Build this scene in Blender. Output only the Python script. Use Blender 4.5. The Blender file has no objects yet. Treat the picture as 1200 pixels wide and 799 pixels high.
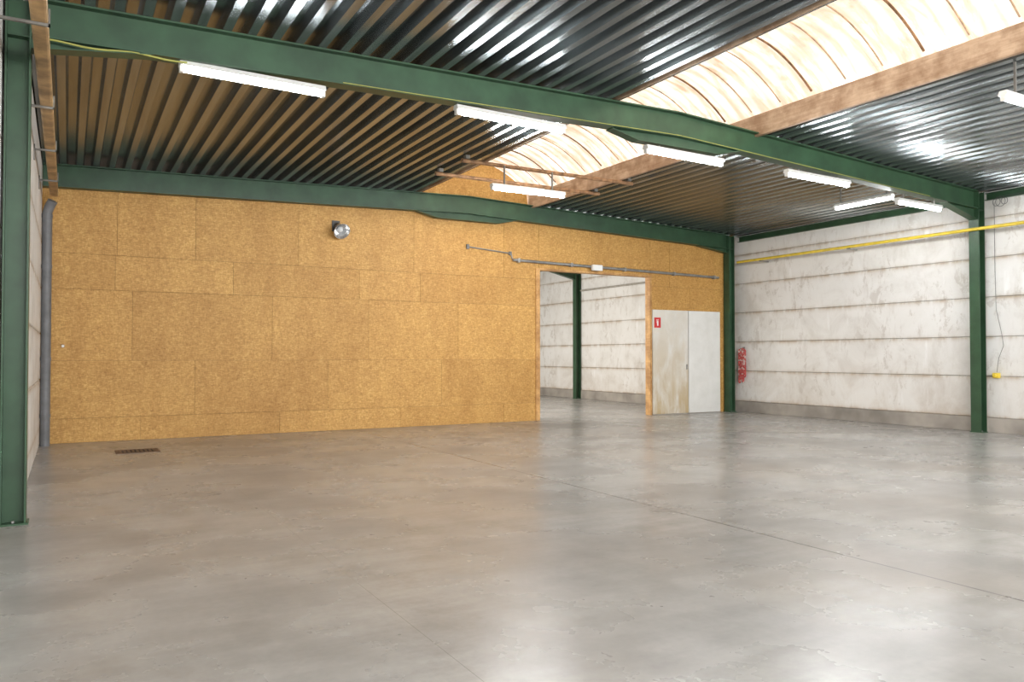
import bpy, bmesh, math, random
from mathutils import Vector, Matrix
random.seed(7)
C = bpy.context.scene.collection
PI = math.pi

# ------------------------------------------------------------------ mesh builder
class MB:
    def __init__(s): s.v=[]; s.f=[]; s.t=[]
    def add(s, vs, fs, tone=0.5):
        n=len(s.v); s.v+= [tuple(p) for p in vs]
        for f in fs: s.f.append(tuple(i+n for i in f)); s.t.append(tone)
        return s
    def box(s,x0,x1,y0,y1,z0,z1,tone=0.5):
        vs=[(x,y,z) for x in(x0,x1) for y in(y0,y1) for z in(z0,z1)]
        return s.add(vs,[(0,1,3,2),(4,6,7,5),(0,4,5,1),(2,3,7,6),(0,2,6,4),(1,5,7,3)],tone)
    def hexa(s,vs,tone=0.5):      # bottom 4 ccw, top 4 ccw
        return s.add(vs,[(3,2,1,0),(4,5,6,7),(0,1,5,4),(1,2,6,5),(2,3,7,6),(3,0,4,7)],tone)
    def prism(s,prof,axis,a0,a1,tone=0.5):
        def P(p,a):
            if axis=='x': return (a,p[0],p[1])
            if axis=='y': return (p[0],a,p[1])
            return (p[0],p[1],a)
        n=len(prof); vs=[P(p,a0) for p in prof]+[P(p,a1) for p in prof]
        fs=[tuple(range(n)),tuple(range(2*n-1,n-1,-1))]+[(i,(i+1)%n,n+(i+1)%n,n+i) for i in range(n)]
        return s.add(vs,fs,tone)
    def loft(s,loops,caps=True,tone=0.5):
        n=len(loops[0]); vs=[p for l in loops for p in l]; fs=[]
        for k in range(len(loops)-1):
            for i in range(n):
                fs.append((k*n+i,k*n+(i+1)%n,(k+1)*n+(i+1)%n,(k+1)*n+i))
        if caps: fs+= [tuple(range(n)),tuple(range(len(vs)-1,len(vs)-n-1,-1))]
        return s.add(vs,fs,tone)
    def tube(s,pts,r,n=10,closed=False):
        pts=[Vector(p) for p in pts]; m=len(pts); loops=[]; up=None
        for i in range(m):
            if closed: d=pts[(i+1)%m]-pts[i-1]
            else: d=pts[min(i+1,m-1)]-pts[max(i-1,0)]
            d.normalize()
            if up is None:
                a=Vector((0,0,1)) if abs(d.z)<.9 else Vector((1,0,0))
                up=(a-d*a.dot(d)).normalized()
            else: up=(up-d*up.dot(d)).normalized()
            b=d.cross(up); rr=r[i] if isinstance(r,(list,tuple)) else r
            loops.append([pts[i]+(up*math.cos(2*PI*k/n)+b*math.sin(2*PI*k/n))*rr for k in range(n)])
        if closed: loops.append(loops[0])
        return s.loft(loops,not closed)
    def lathe(s,prof,mat=None,n=28):
        mat=mat or Matrix()
        loops=[[mat@Vector((r*math.cos(2*PI*k/n),r*math.sin(2*PI*k/n),z)) for k in range(n)] for r,z in prof]
        return s.loft(loops,True)
    def build(s,name,mat,parent=None,world=False,smooth=False,bevel=0):
        me=bpy.data.meshes.new(name)
        off=Vector(parent.location) if (parent is not None and world) else Vector((0,0,0))
        if parent is not None and world and parent.parent is not None: off+=Vector(parent.parent.location)
        me.from_pydata([tuple(Vector(p)-off) for p in s.v],[],s.f)
        at=me.attributes.new('tone','FLOAT','FACE')
        at.data.foreach_set('value',s.t)
        bm=bmesh.new(); bm.from_mesh(me); bmesh.ops.recalc_face_normals(bm,faces=bm.faces); bm.to_mesh(me); bm.free()
        if smooth:
            for p in me.polygons: p.use_smooth=True
            me.set_sharp_from_angle(angle=math.radians(40))
        o=bpy.data.objects.new(name,me); C.objects.link(o)
        if mat: me.materials.append(mat)
        if parent is not None: o.parent=parent
        if bevel:
            b=o.modifiers.new('bevel','BEVEL'); b.width=bevel; b.segments=2; b.limit_method='ANGLE'
        return o

def tag(o,label,cat,group=None):
    o['label']=label; o['category']=cat
    if group: o['group']=group
    return o
def thing(name,label,cat,loc=(0,0,0),group=None,rotz=0):
    o=bpy.data.objects.new(name,None); C.objects.link(o); o.location=loc; o.rotation_euler=(0,0,rotz)
    o.empty_display_size=.1
    return tag(o,label,cat,group)
def struct(o): o['kind']='structure'; return o

# ------------------------------------------------------------------ materials
class NT:
    def __init__(s,name):
        s.m=bpy.data.materials.new(name); s.m.use_nodes=True; s.t=s.m.node_tree
        s.b=s.t.nodes['Principled BSDF']
    def n(s,typ,**k):
        nd=s.t.nodes.new(typ)
        for a,v in k.items(): setattr(nd,a,v)
        return nd
    def l(s,a,b): s.t.links.new(a,b)
    def pos(s,scale=(1,1,1),rot=(0,0,0)):
        tc=s.n('ShaderNodeTexCoord'); mp=s.n('ShaderNodeMapping')
        mp.inputs['Scale'].default_value=scale; mp.inputs['Rotation'].default_value=rot
        s.l(tc.outputs['Object'],mp.inputs['Vector']); return mp.outputs['Vector']
    def xyz(s):
        tc=s.n('ShaderNodeTexCoord'); sx=s.n('ShaderNodeSeparateXYZ'); s.l(tc.outputs['Object'],sx.inputs[0]); return sx.outputs
    def noise(s,vec,scale,detail=4,rough=.55,dist=0):
        nd=s.n('ShaderNodeTexNoise'); nd.inputs['Scale'].default_value=scale; nd.inputs['Detail'].default_value=detail
        nd.inputs['Roughness'].default_value=rough; nd.inputs['Distortion'].default_value=dist
        s.l(vec,nd.inputs['Vector']); return nd.outputs['Fac']
    def voro(s,vec,scale,out='Color'):
        nd=s.n('ShaderNodeTexVoronoi'); nd.inputs['Scale'].default_value=scale; s.l(vec,nd.inputs['Vector']); return nd.outputs[out]
    def ramp(s,fac,stops):
        nd=s.n('ShaderNodeValToRGB'); e=nd.color_ramp.elements
        while len(e)<len(stops): e.new(.5)
        for i,(p,c) in enumerate(stops):
            e[i].position=p; e[i].color=(*c,1) if len(c)==3 else c
        s.l(fac,nd.inputs['Fac']); return nd.outputs['Color']
    def mix(s,fac,a,b,mode='MIX'):
        nd=s.n('ShaderNodeMix',data_type='RGBA',blend_type=mode)
        for sock,val in ((nd.inputs[0],fac),(nd.inputs[6],a),(nd.inputs[7],b)):
            if isinstance(val,(int,float)): sock.default_value=val
            elif isinstance(val,tuple): sock.default_value=(*val,1)
            else: s.l(val,sock)
        return nd.outputs[2]
    def math(s,op,a,b=0.,c=None):
        nd=s.n('ShaderNodeMath',operation=op)
        for i,v in enumerate((a,b,c)):
            if v is None: continue
            if isinstance(v,(int,float)): nd.inputs[i].default_value=v
            else: s.l(v,nd.inputs[i])
        return nd.outputs[0]
    def bump(s,h,strength,dist=.01):
        nd=s.n('ShaderNodeBump'); nd.inputs['Strength'].default_value=strength; nd.inputs['Distance'].default_value=dist
        s.l(h,nd.inputs['Height']); s.l(nd.outputs['Normal'],s.b.inputs['Normal'])
    def set(s,k,v):
        i=s.b.inputs[k]
        if isinstance(v,(int,float)): i.default_value=v
        elif isinstance(v,tuple): i.default_value=(*v,1)
        else: s.l(v,i)
G3=lambda v:(v,v,v)
def simple(name,col,rough=.5,metal=0,var=.12,scale=6):
    t=NT(name); p=t.pos(); f=t.noise(p,scale,3)
    d=tuple(c*(1-var*2) for c in col); u=tuple(min(1,c*(1+var)) for c in col)
    t.set('Base Color',t.ramp(f,[(.3,d),(.7,u)])); t.set('Roughness',rough); t.set('Metallic',metal); return t.m

def m_osb():
    t=NT('osb_board')
    a=t.voro(t.pos((20,1,66),(0,.35,0)),1.0); b=t.voro(t.pos((66,1,22),(0,-.5,0)),1.0); c=t.voro(t.pos((30,1,88),(0,1.1,0)),1.0)
    def g(x):
        nd=t.n('ShaderNodeSeparateColor'); t.l(x,nd.inputs[0]); return nd.outputs[0]
    f=t.math('ADD',t.math('MULTIPLY',g(a),.36),t.math('ADD',t.math('MULTIPLY',g(b),.33),t.math('MULTIPLY',g(c),.31)))
    col=t.ramp(f,[(.12,(.425,.225,.056)),(.38,(.545,.303,.080)),(.62,(.62,.363,.108)),(.88,(.73,.47,.17))])
    at=t.n('ShaderNodeAttribute',attribute_name='tone')
    col=t.mix(1,col,t.ramp(at.outputs['Fac'],[(0,(.91,.885,.845)),(.5,(.97,.96,.945)),(1,(1.03,1.03,1.03))]),'MULTIPLY')
    big=t.noise(t.pos(),.5,5,.6); sm=t.noise(t.pos(),2.4,5,.6); dr=t.noise(t.pos((2.5,1,.5)),1.2,5,.6)
    col=t.mix(1,col,t.ramp(big,[(.3,(.90,.86,.80)),(.7,G3(1.04))]),'MULTIPLY')
    col=t.mix(1,col,t.ramp(sm,[(.3,(.93,.91,.89)),(.65,G3(1.03))]),'MULTIPLY')
    col=t.mix(1,col,t.ramp(dr,[(.32,(.91,.88,.83)),(.55,G3(1.0))]),'MULTIPLY')
    t.set('Base Color',col); t.set('Roughness',.6); t.bump(f,.08,.004); return t.m
def m_floor():
    t=NT('floor_concrete'); p=t.pos()
    big=t.noise(p,.26,4,.55); mid=t.noise(p,.75,6,.58); m2=t.noise(t.pos((1,1,1),(0,0,1)),2.2,5,.58); fine=t.noise(p,20,4,.6)
    col=t.ramp(big,[(.30,(.335,.325,.312)),(.5,(.395,.384,.366)),(.70,(.43,.424,.414))])
    col=t.mix(1,col,t.ramp(mid,[(.28,(.68,.67,.655)),(.5,G3(.95)),(.72,G3(1.12))]),'MULTIPLY')
    col=t.mix(1,col,t.ramp(m2,[(.28,(.83,.825,.82)),(.5,G3(.99)),(.74,G3(1.08))]),'MULTIPLY')
    col=t.mix(1,col,t.ramp(fine,[(.3,G3(.93)),(.65,G3(1.03))]),'MULTIPLY')
    st=t.noise(t.pos((.5,5,1),(0,0,.5)),1.4,4,.55); col=t.mix(1,col,t.ramp(st,[(.35,(.91,.91,.91)),(.65,G3(1.03))]),'MULTIPLY')
    wm=t.noise(p,.45,3,.5); col=t.mix(t.ramp(wm,[(.48,G3(0)),(.7,G3(.32))]),col,(.40,.335,.27))
    ds=t.noise(t.pos((1,1,1),(0,0,2)),.55,5,.58); col=t.mix(t.ramp(ds,[(.50,G3(0)),(.74,G3(.5))]),col,(.23,.215,.20))
    sp=t.voro(t.pos(),3.2,'Distance'); spn=t.noise(p,.9,2)
    spot=t.math('MULTIPLY',t.math('LESS_THAN',sp,.04),t.math('GREATER_THAN',spn,.50))
    col=t.mix(t.math('MULTIPLY',spot,.5),col,(.14,.13,.12))
    X,Y=t.xyz()[0],t.xyz()[1]
    j=t.math('LESS_THAN',t.math('ABSOLUTE',t.math('SUBTRACT',X,5.1)),.011)
    for axis,v,w in ((X,1.68,.002),(X,10.9,.005),(Y,14.2,.003)):
        j=t.math('MAXIMUM',j,t.math('MULTIPLY',t.math('LESS_THAN',t.math('ABSOLUTE',t.math('SUBTRACT',axis,v)),w),.5))
    col=t.mix(t.math('MULTIPLY',j,.85),col,(.09,.08,.075))
    t.set('Base Color',col)
    t.set('Roughness',t.ramp(mid,[(.3,G3(.33)),(.7,G3(.22))])); t.set('Specular IOR Level',.5)
    return t.m
def m_wall():
    t=NT('white_concrete_panel'); p=t.pos()
    a=t.noise(p,1.1,6,.65,.6); b=t.noise(t.pos((1,1,.35)),4,6,.7); s=t.noise(t.pos((3,3,.5)),1.3,5,.65); q=t.noise(t.pos((1,1.6,1)),2.2,8,.75,.4); r=t.noise(p,.7,3)
    col=t.ramp(a,[(.28,(.66,.635,.595)),(.5,(.79,.775,.745)),(.75,(.83,.82,.80))])
    col=t.mix(t.math('MULTIPLY',t.ramp(b,[(.54,G3(0)),(.69,G3(.55))]),t.ramp(r,[(.4,G3(.3)),(.6,G3(1))])),col,(.48,.43,.37))
    col=t.mix(t.ramp(s,[(.60,G3(0)),(.70,G3(.65))]),col,(.92,.92,.915))
    col=t.mix(t.math('MULTIPLY',t.ramp(q,[(.56,G3(0)),(.59,G3(.6))]),t.ramp(r,[(.40,G3(0)),(.56,G3(1))])),col,(.54,.50,.45))
    Z=t.xyz()[2]
    fr=t.math('FRACT',t.math('DIVIDE',t.math('SUBTRACT',Z,.30),.78))
    edge=t.math('POWER',t.math('MULTIPLY',t.math('ABSOLUTE',t.math('SUBTRACT',fr,.5)),2.0),10.0)
    col=t.mix(t.math('MULTIPLY',edge,t.ramp(s,[(.36,G3(.15)),(.58,G3(.9))])),col,(.44,.33,.22))
    low=t.n('ShaderNodeMapRange'); low.inputs[1].default_value=.2; low.inputs[2].default_value=1.7; low.inputs[3].default_value=.5; low.inputs[4].default_value=0
    t.l(Z,low.inputs[0])
    col=t.mix(t.math('MULTIPLY',low.outputs[0],t.ramp(a,[(.3,G3(1)),(.6,G3(.25))])),col,(.50,.41,.32))
    t.set('Base Color',col); t.set('Roughness',.7); t.bump(b,.12,.006); return t.m
def m_deck():
    t=NT('galvanised_deck'); f=t.noise(t.pos((5,.25,5)),2,3)
    col=t.ramp(f,[(.3,(.14,.158,.163)),(.7,(.28,.31,.318))])
    t.set('Base Color',col); t.set('Metallic',.80); t.set('Roughness',.24); return t.m
def m_vault():
    t=NT('skylight_sheet')
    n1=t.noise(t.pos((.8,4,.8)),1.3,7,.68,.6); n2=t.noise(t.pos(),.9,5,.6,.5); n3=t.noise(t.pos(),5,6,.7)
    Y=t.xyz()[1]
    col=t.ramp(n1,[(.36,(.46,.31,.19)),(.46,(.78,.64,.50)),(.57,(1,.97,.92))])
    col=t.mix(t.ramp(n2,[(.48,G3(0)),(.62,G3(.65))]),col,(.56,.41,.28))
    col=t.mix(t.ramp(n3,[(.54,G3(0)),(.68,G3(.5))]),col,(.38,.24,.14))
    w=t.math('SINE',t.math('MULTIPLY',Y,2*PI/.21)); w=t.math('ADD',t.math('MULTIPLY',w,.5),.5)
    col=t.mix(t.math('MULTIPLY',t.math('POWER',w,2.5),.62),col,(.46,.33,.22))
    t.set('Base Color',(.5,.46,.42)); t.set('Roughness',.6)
    t.set('Emission Color',col); t.set('Emission Strength',1.28); return t.m  # sheet glows by itself, standing in for daylight coming through
def m_emit(name,col,st):
    t=NT(name); f=t.noise(t.pos(),3,2); t.set('Base Color',(.9,.9,.9))
    t.set('Emission Color',t.ramp(f,[(0,col),(1,tuple(min(1,c*1.03) for c in col))])); t.set('Emission Strength',st); return t.m
def m_door(stain):
    t=NT('white_board'); p=t.pos(); a=t.noise(t.pos((1.8,1.8,.6)),1.5,6,.65,.4); b=t.noise(p,3,5)
    col=t.ramp(b,[(.3,(.70,.695,.66)),(.7,(.79,.785,.76))])
    if stain:
        Z=t.xyz()[2]; low=t.n('ShaderNodeMapRange'); low.inputs[1].default_value=-.2; low.inputs[2].default_value=2.4; low.inputs[3].default_value=1; low.inputs[4].default_value=.25
        t.l(Z,low.inputs[0])
        col=t.mix(t.math('MULTIPLY',low.outputs[0],t.ramp(a,[(.34,G3(.2)),(.56,G3(1.0))])),col,(.49,.36,.18))
    t.set('Base Color',col); t.set('Roughness',.5); return t.m
def m_wood(name,c1,c2):
    t=NT(name); f=t.noise(t.pos((14,1.2,14)),1.5,5,.6,.6); g=t.noise(t.pos(),2.5,5,.65)
    col=t.ramp(f,[(.3,c1),(.7,c2)]); col=t.mix(1,col,t.ramp(g,[(.38,(.58,.50,.43)),(.62,G3(1))]),'MULTIPLY')
    t.set('Base Color',col); t.set('Roughness',.6); return t.m
def m_chain():
    t=NT('red_white_chain'); n=t.noise(t.pos(),7,3); fr=t.noise(t.pos((1,1,1.4)),7,1)
    col=t.mix(t.ramp(fr,[(.56,G3(0)),(.60,G3(1))]),t.ramp(n,[(.3,(.44,.055,.05)),(.7,(.58,.12,.105))]),(.70,.58,.54))
    t.set('Base Color',col); t.set('Roughness',.5); return t.m

OSB=m_osb(); FLOOR=m_floor(); WALL=m_wall(); DECK=m_deck(); VAULT=m_vault(); BOARD=m_door(True); BOARD2=m_door(False)
GREEN=simple('green_steel_paint',(.034,.086,.042),.42,0,.15,3)
PLINTH=simple('plinth_concrete',(.37,.335,.295),.8,0,.20,1.5)
CORE=simple('joint_backing',(.33,.175,.06),.9)  # dark brown wall core seen in the gaps between boards
GROUT=simple('panel_joint',(.22,.19,.16),.9)
CURB=m_wood('curb_board',(.46,.31,.20),(.66,.50,.36))
RUST=simple('rusted_steel',(.36,.20,.10),.7,.2,.3,8)
LAP=simple('sheet_rib',(.60,.42,.27),.7,0,.25,8)
TAN=simple('tan_weathered_pipe',(.47,.30,.14),.6,0,.25,5)
WOOD=m_wood('jamb_timber',(.56,.30,.10),(.72,.44,.18))
GREY=simple('grey_plastic',(.165,.17,.178),.45)
STEEL=simple('galvanised_tube',(.34,.34,.33),.4,.6)
PALE=simple('pale_conduit',(.42,.39,.34),.5)
DULL=simple('dull_bracket',(.20,.19,.17),.6,.2)
WHITE=simple('white_enamel',(.82,.82,.80),.4,0,.03)
TUBE=m_emit('fluorescent_tube',(.95,.975,1.0),115)
YEL=simple('yellow_paint',(.80,.60,.06),.45,0,.1)
YCAB=simple('yellow_cable',(.42,.42,.10),.5)
RED=simple('red_paint',(.62,.03,.03),.45,0,.1)
BLACK=simple('black_rubber',(.06,.06,.06),.5)
CHAIN=m_chain()
CHROME=simple('polished_reflector',(.80,.80,.80),.2,.9,.05)
GLASS=simple('lamp_glass',(.75,.78,.8),.1,.2,.05)
BROWN=simple('rusty_iron',(.20,.125,.08),.7,.2,.3,10)
DARK=simple('drain_shade',(.04,.03,.025),.9)

# ------------------------------------------------------------------ dimensions
XL,XR=-.53,15.75
XL2=-.40
RX=(XL+XR)/2
Y2=15.45; YB=-6.0; YF=30.5
SL,SR=6.50,9.25
def ztop(x): return 5.01-.26*abs(x-RX)/8.14          # underside of deck / top of beams
BD=.36
def yfront(x): return 8.30+.5*(x+.4)/15.9
YC=22.75

# ------------------------------------------------------------------ floor
struct(MB().box(XL-.3,XR+.3,YB,YF,-.2,0).build('floor',FLOOR))

# ------------------------------------------------------------------ ceiling deck
def deck(x0,x1,name):
    p=.25; d=.115; prof=[]
    n=int(round((x1-x0)/p)); p=(x1-x0)/n
    for i in range(n):
        a=x0+i*p
        for dx,dz in ((0,0),(.36*p,0),(.48*p,d),(.88*p,d)): prof.append((a+dx,ztop(a+dx)+dz))
    prof.append((x1,ztop(x1)))
    b=MB(); m=len(prof)
    b.add([(x,YB,z) for x,z in prof]+[(x,YF,z) for x,z in prof],[(i,i+1,m+i+1,m+i) for i in range(m-1)])
    return struct(b.build(name,DECK))
deck(XL-.1,SL,'ceiling'); deck(SR,XR+.1,'ceiling')

# ------------------------------------------------------------------ skylight
sky=bpy.data.objects.new('window_1',None); C.objects.link(sky); struct(sky); sky.location=(7.88,5,4.9)
zc=ztop(SR)+.28
def arc(x): # vault curve
    u=(x-SL)/(SR-SL)*2-1; return zc+.62*(1-u*u)
N=28; xs=[SL-.04+(SR-SL+.08)*i/N for i in range(N+1)]
def vault(y0,y1,nm):
    b=MB(); ys=[y0,y1]
    b.add([(x,y,arc(x)) for y in ys for x in xs],[(i,i+1,N+2+i,N+1+i) for i in range(N)])
    o=b.build(nm,VAULT,sky,True,True); return o
vault(YB,Y2,'pane'); vault(Y2+.15,YF,'pane')
for x0,x1,z0 in ((SL-.04,SL-.005,ztop(SL)+.01),(SR,SR+.06,ztop(SR)-.05)):
    MB().box(x0,x1,YB,YF,z0,zc+.03).build('curb',CURB,sky,True)
y=-2.6; i=0
while y<Y2-.3:
    pts=[(x,y,arc(x)-.012) for x in xs[1:-1]]
    if i%3==0: MB().tube(pts,.016,6).build('arch_rib',RUST,sky,True,True)
    else: MB().tube(pts,.010,6).build('sheet_rib',LAP,sky,True,True)
    y+=.56; i+=1

# ------------------------------------------------------------------ side walls
def panels(xfs,sgn,ylist,name):
    b=MB(); zs=[.29,1.10,1.88,2.66,3.44,4.22,4.74]; c=.012; D=.10
    if sgn<0: zs[0]=.0
    for xface,y0,y1 in zip(xfs,ylist[:-1],ylist[1:]):
        for z0,z1 in zip(zs[:-1],zs[1:]):
            z0+=.004; z1-=.004
            prof=[(xface+sgn*c,z0),(xface,z0+c),(xface,z1-c),(xface+sgn*c,z1),(xface+sgn*D,z1),(xface+sgn*D,z0)]
            b.prism(prof,'y',y0+.004,y1-.004)
    w=struct(b.build(name,WALL))
    m=MB()
    for xface,y0,y1 in zip(xfs,ylist[:-1],ylist[1:]):
        x0,x1=sorted((xface+sgn*.03,xface+sgn*.25)); m.box(x0,x1,y0,y1,0,4.74)
    m.build('panel_joint',GROUT,w)
    return w
panels([XR]*5,1,[YB,2.3,8.85,15.4,YC,YF],'wall_right')
panels([XL,XL,XL2,XL,XL],-1,[YB,1.9,8.42,15.44,YC,YF],'wall_left')
struct(MB().box(XR-.04,XR+.03,YB,YF,0,.29).build('baseboard_right',PLINTH,bevel=.01))
struct(MB().box(XL-.3,XR+.3,YF,YF+.2,0,5.4).build('wall_far',WALL))

# ------------------------------------------------------------------ OSB partition
DX0,DX1,DZ=9.53,12.84,3.52
yb0,yb1=Y2,Y2+.02
rows=[(.0,.42,[XL,1.15,3.6,6.1,8.6,DX0,DX1,15.3,XR]),(.42,1.42,[XL,2.05,4.55,7.05,DX0,DX1,15.3,XR]),
      (1.42,2.66,[XL,1.0,3.45,5.4,7.45,DX0,DX1,XR]),(2.66,3.28,[XL,.72,2.72,5.2,6.55,DX0,DX1,14.2,XR]),
      (3.28,9,[XL,.75,2.05,3.95,6.4,8.6,11.05,13.5,XR])]
b=MB(); g=.0025
def board(x0,x1,z0,z1,top=False):
    tone=random.random(); x0+=g;x1-=g;z0+=g
    if top:
        b.hexa([(x0,yb0,z0),(x1,yb0,z0),(x1,yb1,z0),(x0,yb1,z0),(x0,yb0,ztop(x0)),(x1,yb0,ztop(x1)),(x1,yb1,ztop(x1)),(x0,yb1,ztop(x0))],tone)
    else: b.box(x0,x1,yb0,yb1,z0,z1-g,tone)
for z0,z1,br in rows:
    top=z1>5
    for x0,x1 in zip(br[:-1],br[1:]):
        if not top and x0>=DX0-.01 and x1<=DX1+.01: continue
        if top and x1>DX0 and x0<DX1:
            if x0<DX0: board(x0,DX0,z0,z1,True); x0=DX0
            xe=min(x1,DX1); board(x0,xe,DZ,z1,True)
            if x1>DX1: board(DX1,x1,z0,z1,True)
        else: board(x0,x1,z0,z1,top)
prof=[(SL+.01,ztop(SL)+.004)]+[(x,arc(x)-.005) for x in xs[1:-1]]+[(SR-.01,ztop(SR)+.004),(RX,5.014)]
b.prism(prof,'y',Y2,Y2+.02,.8)
wb=struct(b.build('wall_back',OSB))
k=MB()
for x0,x1,z0 in ((XL,DX0,0),(DX1,XR,0),(DX0,DX1,DZ)):
    k.hexa([(x0,yb1,z0),(x1,yb1,z0),(x1,yb1+.1,z0),(x0,yb1+.1,z0),(x0,yb1,4.72),(x1,yb1,4.72),(x1,yb1+.1,4.72),(x0,yb1+.1,4.72)])
k.build('stud_core',CORE,wb)
j=MB()
j.box(DX0-.09,DX0+.02,Y2-.03,Y2+.15,0,DZ+.02); j.box(DX1-.02,DX1+.05,Y2-.03,Y2+.15,0,DZ+.02)
j.box(DX0+.02,DX1-.02,Y2-.02,Y2+.15,DZ-.02,DZ+.03)
struct(j.build('trim_1',WOOD,bevel=.004))

# ------------------------------------------------------------------ steel frames
def isec(h,w,tf,tw):
    return [(-w/2,0),(w/2,0),(w/2,tf),(tw/2,tf),(tw/2,h-tf),(w/2,h-tf),(w/2,h),(-w/2,h),(-w/2,h-tf),(-tw/2,h-tf),(-tw/2,tf),(-w/2,tf)]
def beam(yf,label,xl,xr,lk=.10,rk=.2,BD=BD):
    t=thing('roof_beam',label,'beam',(RX,yf(RX),4.64),'green steel roof beams')
    sec=isec(BD,.18,.018,.012)
    loops=[[(x,yf(x)+u,ztop(x)-.002-BD+v) for u,v in sec] for x in (xl,RX,xr)]
    MB().loft(loops).build('girder',GREEN,t,True)
    a,c,d=RX-1.2,RX+1.2,.14
    m=MB()
    def zb(x): return ztop(x)-.002-BD
    P=[(a,zb(a)),(RX-.75,zb(RX)-d),(RX+.75,zb(RX)-d),(c,zb(c)),(RX,zb(RX))]
    yy=yf(RX); m.prism(P,'y',yy-.006,yy+.006)
    Q=P[:4]
    for (x0,z0),(x1,z1) in zip(Q[:-1],Q[1:]):
        m.hexa([(x0,yy-.075,z0-.012),(x1,yy-.075,z1-.012),(x1,yy+.075,z1-.012),(x0,yy+.075,z0-.012),
                (x0,yy-.075,z0),(x1,yy-.075,z1),(x1,yy+.075,z1),(x0,yy+.075,z0)])
    m.build('ridge_haunch',GREEN,t,True)
    for x0,sg,h in ((xl,1,lk),(xr,-1,rk)):
        if not h: continue
        m=MB(); yy=yf(x0); L=1.0*sg
        m.prism([(x0,zb(x0)),(x0+L,zb(x0+L)),(x0,zb(x0)-h)],'y',yy-.006,yy+.006)
        m.hexa([(x0,yy-.08,zb(x0)-h-.012),(x0+L,yy-.08,zb(x0+L)-.012),(x0+L,yy+.08,zb(x0+L)-.012),(x0,yy+.08,zb(x0)-h-.012),
                (x0,yy-.08,zb(x0)-h),(x0+L,yy-.08,zb(x0+L)),(x0+L,yy+.08,zb(x0+L)),(x0,yy+.08,zb(x0)-h)])
        m.build('knee_bracket',GREEN,t,True)
    return t
CW=.20
beam(yfront,'long green steel roof beam with fluorescent lights hung along it',XL+.02+CW,XR-.04-CW)
beam(lambda x:Y2-.13,'green steel roof beam running along the top of the wooden board wall',XL2+.01,XR-.18-CW,0,.10,.39)
beam(lambda x:YC,'green steel roof beam seen through the open doorway',XL+.02,XR-.04-CW)

def column(x,y,label):
    t=thing('steel_column',label,'column',(x,y,0),'green steel columns')
    sec=isec(CW,.20,.015,.011)     # flanges face +-x
    prof=[(v-CW/2,u) for u,v in sec]
    MB().prism(prof,'z',.015,4.73).build('shaft',GREEN,t)
    MB().box(-CW/2,CW/2+.02,-.12,.12,0,.015).build('base_plate',GREEN,t)
    m=MB()
    for s in (-1,1): m.box(-CW/2+.016,CW/2-.016,min(s*.007,s*.095),max(s*.007,s*.095),4.37,4.382)
    m.build('stiffener',GREEN,t)
    for s in (-1,1):
        MB().lathe([(.014,.015),(.014,.032)],Matrix.Translation((.0,s*.06,0)),6).build('anchor_bolt',STEEL,t)
    return t
column(XL+.02+CW/2,8.30,'green steel column at the left edge, standing against the left wall')
column(XR-.04-CW/2,8.80,'green steel column in the middle of the white right wall, with a cable beside it')
column(XR-.18-CW/2,Y2-.14,'green steel column in the corner where wooden wall meets white wall')
column(XR-.04-CW/2,YC,'green steel column visible through the open doorway')

for y0,y1,lab in ((8.93,15.2,'dark green eave rail along wall top between corner and mid wall column'),(2.4,8.67,'dark green eave rail along wall top at right edge of photo'),(15.6,YC-.13,'dark green eave rail along wall top in room beyond doorway')):
    m=MB(); m.prism([(XR-.09,4.56),(XR-.003,4.56),(XR-.003,4.70),(XR-.09,4.70),(XR-.09,4.69),(XR-.015,4.69),(XR-.015,4.57),(XR-.09,4.57)],'y',y0,y1)
    tag(m.build('eave_rail',GREEN),lab,'rail','eave rails')

# ------------------------------------------------------------------ fluorescent lights
def fixture(loc,label,hang,L=1.52):
    t=thing('fluorescent_light',label,'ceiling light',loc,'fluorescent batten lights')
    MB().prism([(-.04,.05),(-.06,.0),(-.055,-.004),(.055,-.004),(.06,.0),(.04,.05)],'x',-L/2,L/2).build('housing',WHITE,t)
    MB().tube([(-L/2+.035,0,-.034),(L/2-.035,0,-.034)],.027,12).build('tube',TUBE,t,smooth=True)
    for s in (-1,1):
        a=s*(L/2-.018); MB().box(a-.017,a+.017,-.03,.03,-.064,-.005).build('lamp_holder',WHITE,t)
    for s in (-1,1):
        a=s*.5; MB().box(a-.012,a+.012,-.012,.012,.05,.05+hang).build('hanger',DULL,t)
    return t
P=[(1.68,4.395,1.48,'long fluorescent light furthest left on the near beam, largest in view'),
   (4.83,4.475,1.6,'fluorescent light on the near beam just left of the skylight'),
   (7.78,4.415,1.52,'fluorescent light on the near beam beneath the skylight edge'),
   (10.78,4.445,1.6,'fluorescent light on the near beam, second from the right wall column'),
   (13.65,4.30,1.4,'fluorescent light on the near beam closest to the right wall column')]
for x,z,L,lab in P:
    hb=ztop(x)-BD-.002-(.14 if abs(x-RX)<.8 else 0)
    f=fixture((x,yfront(x),z),lab,max(.006,hb-.014-(z+.05)),L); f.rotation_euler.z=math.atan(.5/15.9)
fixture((7.15,11.93,4.46),'fluorescent light hanging below the skylight near the wooden wall',.34)
fixture((10.10,4.95,4.51),'fluorescent light cut off by the right edge of the photo',.38)
f=fixture((13.3,9.65,4.47),'fluorescent light turned to run along the building, behind the near beam',.30,1.25); f.rotation_euler.z=PI/2

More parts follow.
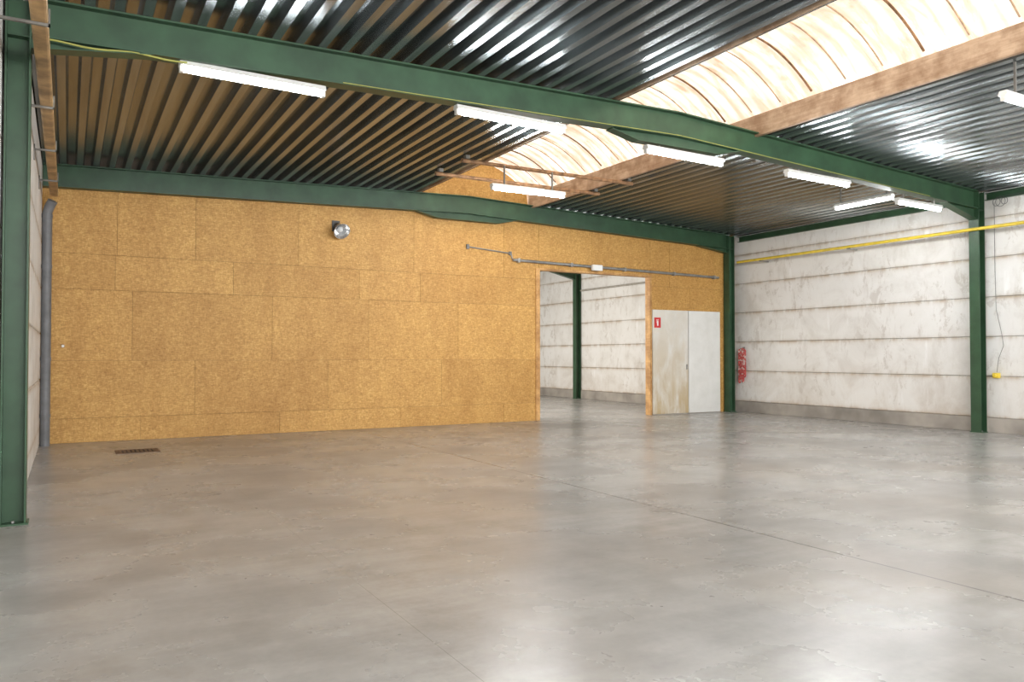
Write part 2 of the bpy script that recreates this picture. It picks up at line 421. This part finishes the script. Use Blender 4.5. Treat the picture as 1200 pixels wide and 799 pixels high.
for yy,lab in ((12.0,'rusty tube across the skylight, nearer one, holding a lamp'),(13.1,'rusty tube across the skylight, closer to the wooden wall')):
    t=thing('skylight_rail',lab,'rail',(7.6,yy,4.86),'tubes across the skylight')
    MB().tube([(5.85,yy,4.86),(9.55,yy,4.86)],.036,12).build('rail_tube',RUST,t,True,True)
    for x in (5.95,9.45): MB().box(x-.04,x+.04,yy-.045,yy+.045,4.895,ztop(x)).build('bracket',DULL,t,True)

# ------------------------------------------------------------------ left wall: tan gutter pipe, brackets, grey downpipe
t=thing('rainwater_pipe','tan weathered pipe running high along the left wall on brackets','pipe',(-.2,8,4.2))
gx=-.22
MB().prism([(gx-.06,4.15),(gx+.06,4.15),(gx+.06,4.265),(gx-.06,4.265)],'y',-3,Y2-.45).build('pipe',TAN,t,True,bevel=.02)
for yy in (3.2,5.2,7.2,9.6,11.6,13.6):
    xw=(XL if yy<8.4 else XL2)+.001
    m=MB(); m.box(xw,gx+.075,yy-.014,yy+.014,4.128,4.15); m.box(xw,xw+.012,yy-.02,yy+.02,4.0,4.2); m.box(gx+.062,gx+.075,yy-.014,yy+.014,4.128,4.27)
    m.build('bracket',DULL,t,True)
px,py=-.318,Y2-.27
t=thing('downpipe','grey plastic downpipe standing in the left corner by the wooden wall','pipe',(px,py,0))
MB().tube([(px,py,0),(px,py,3.9),(px+.03,py-.02,4.0),(gx-.02,py-.06,4.1)],.075,16).build('pipe',GREY,t,True,True)
for z in (.5,1.45,3.0,3.85): MB().lathe([(.076,z-.03),(.081,z-.03),(.081,z+.03),(.076,z+.03)],Matrix.Translation((px,py,0)),20).build('collar',GREY,t,True,True)

# ------------------------------------------------------------------ yellow gas pipe on right wall
gz=3.99
t=thing('gas_pipe','yellow gas pipe running high along the white right wall','pipe',(XR-.1,8,gz))
MB().tube([(XR-.29,1,gz),(XR-.29,15.0,gz)],.034,10).build('pipe',YEL,t,True,True)
for yy in (3.6,6.4,11.6,14.2):
    m=MB(); m.tube([(XR-.002,yy,gz-.05),(XR-.29,yy,gz-.05)],.014,8); m.box(XR-.33,XR-.25,yy-.02,yy+.02,gz-.06,gz-.034); m.build('standoff',STEEL,t,True)
t=thing('power_cable','thin dark cable hanging beside the mid right wall column','cable',(XR-.05,8.5,1.2))
cy=8.52
pts=[(XR-.03,cy,4.5),(XR-.03,cy,3.2),(XR-.04,cy-.02,2.4),(XR-.05,cy-.12,1.95),(XR-.06,cy-.16,1.7),(XR-.05,cy-.06,1.45),(XR-.04,cy-.02,1.18)]
MB().tube(pts,.005,8).build('cable',DULL,t,True,True)
t=thing('yellow_socket','small yellow socket box at the end of the cable by the right column','socket',(XR-.05,8.5,1.12))
MB().box(XR-.08,XR-.001,cy-.07,cy+.05,1.07,1.17).build('box',YEL,t,True,bevel=.008)
MB().lathe([(.03,0),(.03,.04),(.024,.045)],Matrix.Translation((XR-.08,cy-.01,1.12))@Matrix.Rotation(-PI/2,4,'Y'),16).build('cover',YEL,t,True)
t=thing('cable_coil','loops of dark cable hung under the eave right of the column','cable',(XR-.12,8.3,4.5))
for i,r in enumerate((.07,.09,.06)):
    cyy=8.44-.08*i; pts=[(XR-.097-.012*i,cyy+r*math.cos(a),4.49+1.1*r*math.sin(a)) for a in [2*PI*q/20 for q in range(20)]]
    MB().tube(pts,.0045,6,True).build('loop',BLACK,t,True,True)
MB().tube([(XR-.095,8.44,4.58),(XR-.095,7.2,4.60),(XR-.095,4.0,4.60)],.005,6).build('lead',BLACK,t,True,True)

t=thing('yellow_cable','thin yellow cable clipped under the near beam towards the left wall','cable',(.6,8.3,4.3))
pts=[(x,yfront(x)-.10,ztop(x)-BD-.03-.012*math.sin(x*9)) for x in [-.2+.1*i for i in range(13)]]
MB().tube(pts,.009,6).build('cable',YCAB,t,True,True)
t=thing('light_conduit','thin pale cable strung along the near beam linking the lights','cable',(5,8.5,4.5))
MB().tube([(x,yfront(x)-.097,ztop(x)-BD+.01) for x in [2.6+.25*i for i in range(46)]],.005,6).build('cable',YCAB,t,True,True)

# ------------------------------------------------------------------ things on the wooden wall
t=thing('conduit','thin grey conduit with a step running from mid wall to the door','pipe',(7.7,Y2,3.9))
MB().tube([(7.65,Y2-.03,3.92),(8.72,Y2-.03,3.84),(8.78,Y2-.03,3.82),(8.80,Y2-.03,3.72)],.016,8).build('pipe',STEEL,t,True,True)
for x in (7.67,8.75): MB().box(x-.03,x+.03,Y2-.05,Y2,3.80 if x>8 else 3.87,3.88 if x>8 else 3.97).build('junction',GREY,t,True)
t=thing('door_rail','grey steel rail mounted over the doorway and running to the corner','rail',(12,Y2,3.65))
MB().tube([(8.80,Y2-.07,3.69),(15.15,Y2-.07,3.60)],.032,12).build('rail',STEEL,t,True,True)
for x in (8.95,10.4,12.0,13.6,15.0):
    z=3.69-.09*(x-8.8)/6.35; MB().box(x-.03,x+.03,Y2-.10,Y2,z-.045,z+.045).build('bracket',STEEL,t,True)
t=thing('junction_box','small white box on the rail above the doorway','box',(11.0,Y2,3.6))
MB().box(10.95,11.25,Y2-.17,Y2-.1,3.56,3.70).build('box',WHITE,t,True,bevel=.01)
MB().box(10.96,11.24,Y2-.178,Y2-.17,3.575,3.685).build('cover',WHITE,t,True)

t=thing('floodlight','round polished floodlight mounted high on the wooden board wall','lamp',(4.74,Y2,4.05))
M=Matrix.Translation((4.74,Y2-.17,4.05))@Matrix.Rotation(math.radians(8),4,'Z')@Matrix.Rotation(math.radians(125),4,'X')
MB().lathe([(.05,-.12),(.07,-.11),(.10,-.05),(.155,.08),(.170,.10),(.158,.10),(.09,-.03),(.04,-.05)],M).build('reflector',CHROME,t,True,True)
MB().lathe([(.01,-.03),(.05,-.025),(.06,.01),(.04,.05),(.01,.06)],M).build('bulb',GLASS,t,True,True)
MB().lathe([(.055,-.18),(.06,-.17),(.06,-.10),(.05,-.095)],M).build('lamp_socket',BLACK,t,True,True)
m=MB(); m.box(4.62,4.78,Y2-.02,Y2,4.02,4.24); m.tube([(4.70,Y2,4.14),(4.71,Y2-.04,4.15),(4.72,Y2-.07,4.14)],.018,8); m.build('bracket',BLACK,t,True)

first=None
for x0,x1,mt,lab in ((DX1+.06,14.09,BOARD,'stained white sliding panel beside the doorway bearing the red sign'),(14.11,15.22,BOARD2,'clean white panel next to the corner column')):
    t=thing('white_panel',lab,'panel',((x0+x1)/2,Y2-.03,0),'white panels beside the doorway')
    MB().box(x0,x1,Y2-.045,Y2-.002,.02,2.68).build('board',mt,t,True,bevel=.004)
    MB().box(x0,x1,Y2-.05,Y2-.002,0,.018).build('bottom_strip',PLINTH,t,True)
    if first is None: first=t
MB().box(14.02,14.05,Y2-.065,Y2-.045,1.15,1.28).build('handle',STEEL,first,True)

t=thing('fire_sign','small red fire extinguisher sign on the white panel','sign',(13.05,Y2-.05,2.35))
sy=Y2-.052
MB().box(12.95,13.16,sy,sy+.006,2.22,2.48).build('plate',RED,t,True)
m=MB(); yf_=sy-.002
def pl(x0,x1,z0,z1): m.box(x0,x1,yf_,sy-.0003,z0,z1)
pl(13.037,13.079,2.27,2.385); pl(13.044,13.072,2.385,2.398); pl(13.052,13.064,2.398,2.413); pl(13.047,13.095,2.413,2.426); pl(13.02,13.05,2.417,2.426); pl(13.013,13.021,2.34,2.426)
m.build('extinguisher_symbol',WHITE,t,True)

# red and white chain bundle in corner
t=thing('barrier_chain','bundle of red and white barrier chain hanging in the corner','chain',(XR-.06,Y2-.40,0.8))
m=MB(); m.box(XR-.012,XR-.0005,Y2-.43,Y2-.35,1.60,1.74); m.tube([(XR-.005,Y2-.39,1.66),(XR-.08,Y2-.39,1.66),(XR-.10,Y2-.39,1.70)],.012,8)
m.build('hook',STEEL,t,True)
for kx in range(4):
    yy=Y2-.30-.06*kx; zt=1.66-.03*abs(kx-1.5); n=(11,10,11,9)[kx]; s=MB()
    for i in range(n):
        z=zt-.078*i; flat=(i+kx)%2
        ring=[]
        for q in range(10):
            a=2*PI*q/10; u=.032*math.cos(a); w=.056*math.sin(a)
            ring.append((XR-.075+(0 if flat else u),yy+(u if flat else 0),z+w))
        s.tube(ring,.016,6,True)
    s.build('strand',CHAIN,t,True,True)

t=thing('wall_outlet','small pale outlet box low on the wooden wall near the downpipe','outlet',(-.07,Y2,1.67))
MB().box(-.10,-.04,Y2-.025,Y2,1.64,1.70).build('box',TAN,t,True,bevel=.005)
MB().lathe([(.02,0),(.02,.006)],Matrix.Translation((-.07,Y2-.025,1.67))@Matrix.Rotation(PI/2,4,'X'),16).build('cover',WHITE,t,True)

# floor drain
t=thing('floor_drain','rusty rectangular drain cover set in the floor near the wooden wall','drain',(.98,13.6,0))
m=MB(); x0,x1,y0,y1=.66,1.28,13.34,13.84
for a in ((x0,x1,y0,y0+.05),(x0,x1,y1-.05,y1),(x0,x0+.05,y0+.05,y1-.05),(x1-.05,x1,y0+.05,y1-.05)): m.box(*a,.0,.010)
m.build('frame',BROWN,t,True)
MB().box(x0+.05,x1-.05,y0+.05,y1-.05,0,.002).build('pit_shade',DARK,t,True)  # flat near-black sheet, shade under the grate put into its colour
m=MB(); n=9
for i in range(n):
    x=x0+.07+(x1-x0-.14)*i/(n-1); m.box(x-.016,x+.016,y0+.05,y1-.05,.002,.009)
m.build('grate',BROWN,t,True)

# ------------------------------------------------------------------ room beyond
t=thing('pipe_beyond','thin pale pipe along the wall seen through the doorway','pipe',(XR-.1,19,3.80))
MB().tube([(XR-.08,Y2+.4,3.80),(XR-.08,YC-.15,3.80)],.03,8).build('pipe',PALE,t,True,True)
for yy in (17.5,20,22): MB().box(XR-.08,XR-.002,yy-.02,yy+.02,3.78,3.82).build('standoff',PALE,t,True)
t=thing('switch_conduit','vertical grey conduit ending in a switch, seen through the doorway','pipe',(XR-.03,18,1.5))
MB().tube([(XR-.026,18.9,3.76),(XR-.026,18.9,1.65)],.024,8).build('conduit',GREY,t,True,True)
MB().box(XR-.06,XR-.002,18.83,18.97,1.5,1.66).build('switch_box',GREY,t,True,bevel=.006)

# ------------------------------------------------------------------ lights
def area(name,loc,rot,sx,sy,e,col=(1,1,1)):
    l=bpy.data.lights.new(name,'AREA'); l.shape='RECTANGLE'; l.size=sx; l.size_y=sy; l.energy=e; l.color=col
    o=bpy.data.objects.new(name,l); C.objects.link(o); o.location=loc; o.rotation_euler=rot; return o
area('rear_fill',(6.6,-4.5,4.2),(math.radians(55),0,0),13,2,1650,(1,.985,.965))  # added fill light behind the camera, no fixture modelled
area('beyond_fill',(6.5,20.5,3.2),(0,math.radians(-62),math.radians(0)),4,8,720,(1,.965,.90))  # added unseen fill that brightens the room past the doorway
w=bpy.data.worlds.new('World'); bpy.context.scene.world=w; w.use_nodes=True
bgn=w.node_tree.nodes['Background']; bgn.inputs[0].default_value=(.94,.97,1,1); bgn.inputs[1].default_value=2.0

# ------------------------------------------------------------------ camera
cam=bpy.data.cameras.new('camera'); co=bpy.data.objects.new('camera',cam); C.objects.link(co)
cam.sensor_width=36; cam.lens=913/1200*36; cam.clip_end=200
co.location=(0,0,1.5); co.rotation_euler=(math.radians(90+1.1),0,math.radians(-29.7))
bpy.context.scene.camera=co
bpy.context.scene.view_settings.view_transform='Standard'
bpy.context.scene.view_settings.exposure=.12
